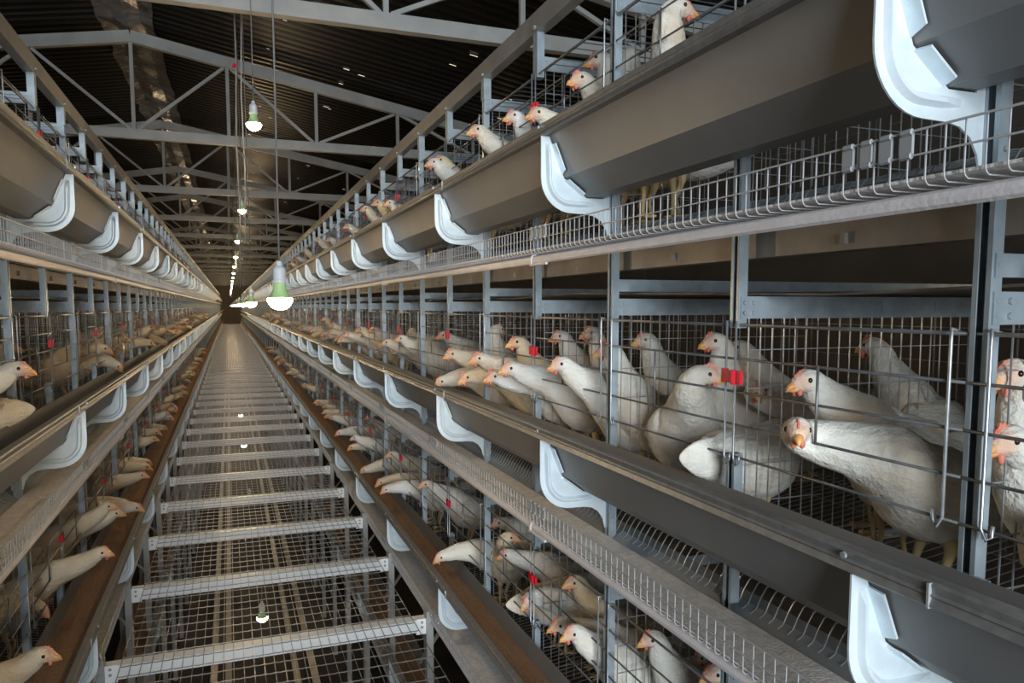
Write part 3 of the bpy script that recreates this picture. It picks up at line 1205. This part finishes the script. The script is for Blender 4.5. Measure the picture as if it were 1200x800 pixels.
def place_hen(tier, side, ex, ey, ez, hh, bh, label, group, scale=1.0, detail=2, unique=False, droop=0.3, tint=None):
    """eye midpoint at (ex, ey, ez), head heading hh and body heading bh in degrees"""
    tz = TIERS[TI[tier]]
    dh = (hh - bh + 180) % 360 - 180
    dh = max(-95, min(95, dh))
    # guess the foot height, then fit the head height to it
    fz = floor_z(abs(ex - XC) + 0.12, tz)
    h = (ez - fz) / scale
    h = max(0.15, min(0.47, h))
    reach = 0.135 if h > 0.42 else (0.135 + (0.42 - h) / 0.10 * 0.125 if h > 0.32 else 0.26)
    if h < 0.26:
        reach = 0.275
    pitch = -0.08 if h > 0.28 else (-0.35 if h > 0.22 else -0.75)
    want = 0.0
    if cos(radians(bh)) * (1 if ex < XC else -1) > 0.8:       # facing the aisle: keep the body behind the cage front
        want = min(0.30, 0.935 - abs(ex - XC))
    if unique:
        key = (round(h, 3), dh, ey)
    else:
        h = round(h * 20) / 20
        dh = round(dh / 15) * 15
        want = math.ceil(want / 0.03) * 0.03
        key = (h, dh, want)
    reach = 0.135 if h > 0.42 else (0.135 + (0.42 - h) / 0.10 * 0.125 if h > 0.32 else 0.26)
    reach = max(reach, want)
    if key not in LIB:
        LIB[key] = hen_geometry(h, reach, radians(dh), pitch, len(LIB) + 5, 3 if unique else 2, 20 if unique else 14, droop)
    parts, E = LIB[key]
    a = radians(bh)
    fx = ex - scale * (E.x * cos(a) - E.y * sin(a))
    fy = ey - scale * (E.x * sin(a) + E.y * cos(a))
    fz = floor_z(abs(fx - XC), tz)
    if tint is None:
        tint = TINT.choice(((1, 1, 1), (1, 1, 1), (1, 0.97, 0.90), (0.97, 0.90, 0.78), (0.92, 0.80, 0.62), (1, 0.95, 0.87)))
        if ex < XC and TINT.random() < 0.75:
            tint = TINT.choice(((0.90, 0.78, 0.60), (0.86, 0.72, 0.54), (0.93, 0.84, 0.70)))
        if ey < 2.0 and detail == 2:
            tint = (1, 0.985, 0.95)
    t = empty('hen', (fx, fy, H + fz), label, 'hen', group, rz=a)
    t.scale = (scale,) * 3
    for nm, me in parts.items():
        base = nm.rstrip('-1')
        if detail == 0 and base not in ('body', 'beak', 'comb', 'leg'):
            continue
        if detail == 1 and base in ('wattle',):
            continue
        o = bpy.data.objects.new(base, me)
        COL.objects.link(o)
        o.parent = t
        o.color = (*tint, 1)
    return t


HENS = [
    ('m','R',0.870,0.974,-0.221,232,168),
    ('m','R',0.990,1.091,-0.150,182,178),
    ('m','R',0.970,1.376,-0.146,-25,-112),
    ('m','R',1.090,1.511,-0.085,176,150),
    ('m','R',0.845,1.863,-0.172,186,172),
    ('m','R',0.950,1.790,-0.123,180,165),
    ('m','R',1.120,1.886,-0.102,182,165),
    ('m','R',1.080,1.340,-0.198,235,150),
    ('m','R',0.990,0.706,-0.094,180,160),
    ('m','R',0.960,0.685,-0.193,182,165),
    ('m','R',1.420,1.353,-0.084,100,100),
    ('m','R',0.930,2.416,-0.132,180,170),
    ('m','R',1.080,2.390,-0.112,180,160),
    ('m','R',1.120,2.231,-0.095,185,170),
    ('m','R',0.845,2.919,-0.213,182,168),
    ('m','R',0.830,2.529,-0.202,184,172),
    ('m','R',0.810,2.307,-0.245,186,178),
    ('m','R',0.810,2.156,-0.207,184,176),
    ('m','R',0.800,2.577,-0.270,188,176),
    ('m','R',0.790,2.891,-0.313,190,185),
    ('m','R',1.000,2.816,-0.091,0,120),
    ('m','R',1.000,3.620,-0.148,180,150),
    ('m','R',1.000,4.289,-0.137,10,140),
    ('m','R',0.840,4.246,-0.217,182,175),
    ('m','R',0.920,5.118,-0.178,184,170),
    ('m','R',0.840,6.594,-0.174,184,170),
    ('m','R',0.860,7.374,-0.137,184,170),
    ('m','R',0.850,5.223,-0.187,180,170),
    ('m','R',0.860,3.974,-0.214,184,175),
    ('m','R',1.050,4.166,-0.193,150,130),
    ('l','R',0.990,2.075,-0.874,186,172),
    ('l','R',0.875,1.930,-0.944,190,176),
    ('l','R',0.850,1.785,-0.901,192,178),
    ('l','R',1.000,1.626,-0.866,182,172),
    ('l','R',0.900,2.241,-0.995,215,170),
    ('l','R',0.980,1.326,-0.808,184,175),
    ('l','R',0.960,2.601,-0.957,170,160),
    ('l','R',1.060,2.967,-0.944,180,160),
    ('l','R',1.000,2.671,-0.892,-30,-108),
    ('l','R',0.900,3.619,-0.908,182,172),
    ('l','R',0.900,4.469,-0.928,182,172),
    ('l','R',0.790,2.927,-1.046,190,176),
    ('l','R',0.790,4.816,-1.054,186,170),
    ('l','R',0.790,4.231,-1.043,192,172),
    ('l','R',0.785,4.053,-1.012,190,170),
    ('l','R',0.790,6.679,-0.964,186,172),
    ('l','R',0.790,5.976,-1.011,190,170),
    ('l','R',0.790,7.561,-0.941,186,172),
    ('m','L',-0.530,2.311,-0.180,-4,8),
    ('m','L',-0.590,4.217,-0.254,-4,8),
    ('m','L',-0.570,4.493,-0.328,-12,8),
    ('m','L',-0.630,5.360,-0.249,0,10),
    ('m','L',-0.760,5.380,-0.161,0,15),
    ('m','L',-0.760,3.229,-0.156,0,20),
    ('m','L',-1.150,4.351,-0.265,170,165),
    ('l','L',-0.500,4.691,-0.988,-4,8),
    ('l','L',-0.520,3.609,-0.874,-6,6),
    ('l','L',-0.530,4.191,-1.004,-6,4),
    ('l','L',-0.470,3.054,-0.916,-8,4),
    ('l','L',-0.500,3.669,-0.929,-8,6),
    ('l','L',-0.480,2.169,-0.910,-6,6),
    ('l','L',-0.640,2.905,-1.054,-4,10),
    ('l','L',-0.470,4.131,-1.029,-8,4),
    ('t','R',0.950,1.474,0.662,-15,-105),
    ('t','R',0.910,1.883,0.598,184,170),
    ('t','R',1.000,1.955,0.692,150,150),
    ('t','R',1.020,1.811,0.658,0,150),
    ('t','R',0.850,2.038,0.532,184,172),
    ('t','R',0.890,2.337,0.605,184,172),
    ('t','R',0.830,2.538,0.593,186,174),
    ('t','R',0.860,3.131,0.599,184,172),
    ('t','R',0.830,3.131,0.586,186,172),
    ('t','R',0.840,4.875,0.606,184,172),
    ('t','R',0.860,4.572,0.591,184,172),
    ('t','R',0.880,4.313,0.580,184,172),
    ('t','R',0.840,5.656,0.542,186,172),
    ('t','R',0.850,6.778,0.584,184,172),
]
NEARLAB = {
    0: 'white hen turning its orange beak and red comb outward, right under a taller hen',
    1: 'tall white hen with orange beak held above the hen with the red comb',
    2: 'white hen facing back into the cage, beak against the red clip',
    3: 'upright hen with serrated red comb behind the red clip',
    4: 'white hen stretching its neck out past the main post towards the trough',
    5: 'large white hen standing against the main post, head behind the post',
    6: 'tall slim-necked hen behind the hen at the main post',
    7: 'hen with small orange beak crouched behind the red clip, face half hidden',
    8: 'hen with raised head just behind the first main post, upper of two',
    9: 'hen with lowered head just behind the first main post, lower of two',
    10: 'upright hen in the dark back of the middle cage by the first main post',
    63: 'white hen with orange beak looking into the top cage above the trough rim',
}
for i, (tr, sd, ex, ey, ez, hh, bh) in enumerate(HENS):
    s = 1 if sd == 'R' else -1
    near = ey < 3.2
    lab = NEARLAB.get(i)
    grp = 'hens in the %s tier of the %s' % (TI[tr], RACK_NAME[s])
    if lab is None:
        out = abs(ex - XC) < OP - 0.01
        h = ez - TIERS[TI[tr]] + 0.52
        act = 'pecking in the trough' if h < 0.27 else ('with head out over trough' if out else 'inside the cage')
        lab = 'pale hen %s, %s tier, %s' % (act, TI[tr], RACK_NAME[s])
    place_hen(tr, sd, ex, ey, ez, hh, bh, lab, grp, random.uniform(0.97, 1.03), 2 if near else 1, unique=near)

# hens seen from behind or the side, heads low inside the cage
for (tr, x, y, z, hh, bh, lab) in (
        ('m', 1.30, 1.36, -0.30, 15, 12, 'hen seen from behind, pale tail towards the trough below the red clip'),
        ('m', 1.44, 1.16, -0.33, 30, 22, 'brown-stained hen turned away, rump beside the hen with the red comb'),
        ('m', 1.36, 0.76, -0.30, 40, 20, 'brown-stained hen crouched low with its rump against the first main post'),
        ('m', -1.02, 2.62, -0.30, 190, 172, 'buff hen crouched with its tail over the trough, rack under the ridge strip'),
        ('l', 1.34, 2.45, -1.02, 20, 10, 'white hen turned away in the lower tier beside the red clip'),
        ('l', 1.25, 1.75, -1.02, 160, 175, 'white hen standing deep inside the lower cage by the main post'),
        ('m', 1.24, 2.05, -0.28, 200, 150, 'hen in the shade behind the hen stretching out its neck'),
        ('l', 1.15, 1.45, -0.95, 175, 172, 'white hen in the lower tier behind the wire partition'),
        ('m', 1.35, 0.95, -0.12, 120, 110, 'dim hen deep in the middle cage behind the two nearest hens'),
        ('m', 1.32, 1.72, -0.12, 160, 140, 'dim hen deep in the middle cage behind the slim-necked hen')):
    place_hen(tr, 'R' if x > 0 else 'L', x, y, z, hh, bh, lab, None, 0.97, 2, unique=True, droop=0.95, tint=(0.93, 0.80, 0.60) if 'buff' in lab or 'brown' in lab else None)

# the birds farther along every tier
rr = random.Random(21)
for s in (1, -1):
    for tr, y0, y1, step in (('m', 5.6 if s > 0 else 5.9, 21, 0.27), ('l', 5.2 if s > 0 else 4.9, 19, 0.27), ('t', 7.2, 13, 0.5)):
        if tr == 't' and s < 0:
            continue
        y = y0
        while y < y1:
            out = rr.random() < 0.62
            oo = rr.uniform(0.655, 0.70) if out else rr.uniform(0.86, 1.05)
            hz = rr.choice((0.21, 0.26, 0.30, 0.34)) if out else rr.uniform(0.33, 0.43)
            if tr == 't':
                hz = rr.uniform(0.32, 0.42)
            tz = TIERS[TI[tr]]
            bh = (180 if s > 0 else 0) + rr.uniform(-25, 25)
            act = ('pecking in the trough' if hz < 0.27 else 'with head out over trough') if out else 'inside the cage'
            lab = 'pale hen %s, %s tier, %s' % (act, TI[tr], RACK_NAME[s])
            place_hen(tr, 'R', XC + s * oo, y, tz - 0.52 + hz, bh + rr.uniform(-12, 12), bh, lab, 'hens in the %s tier of the %s' % (TI[tr], RACK_NAME[s]), rr.uniform(0.95, 1.03), 1 if y < 9 else 0)
            y += step * rr.uniform(0.75, 1.25) * (1 if y < 11 else 1.5)
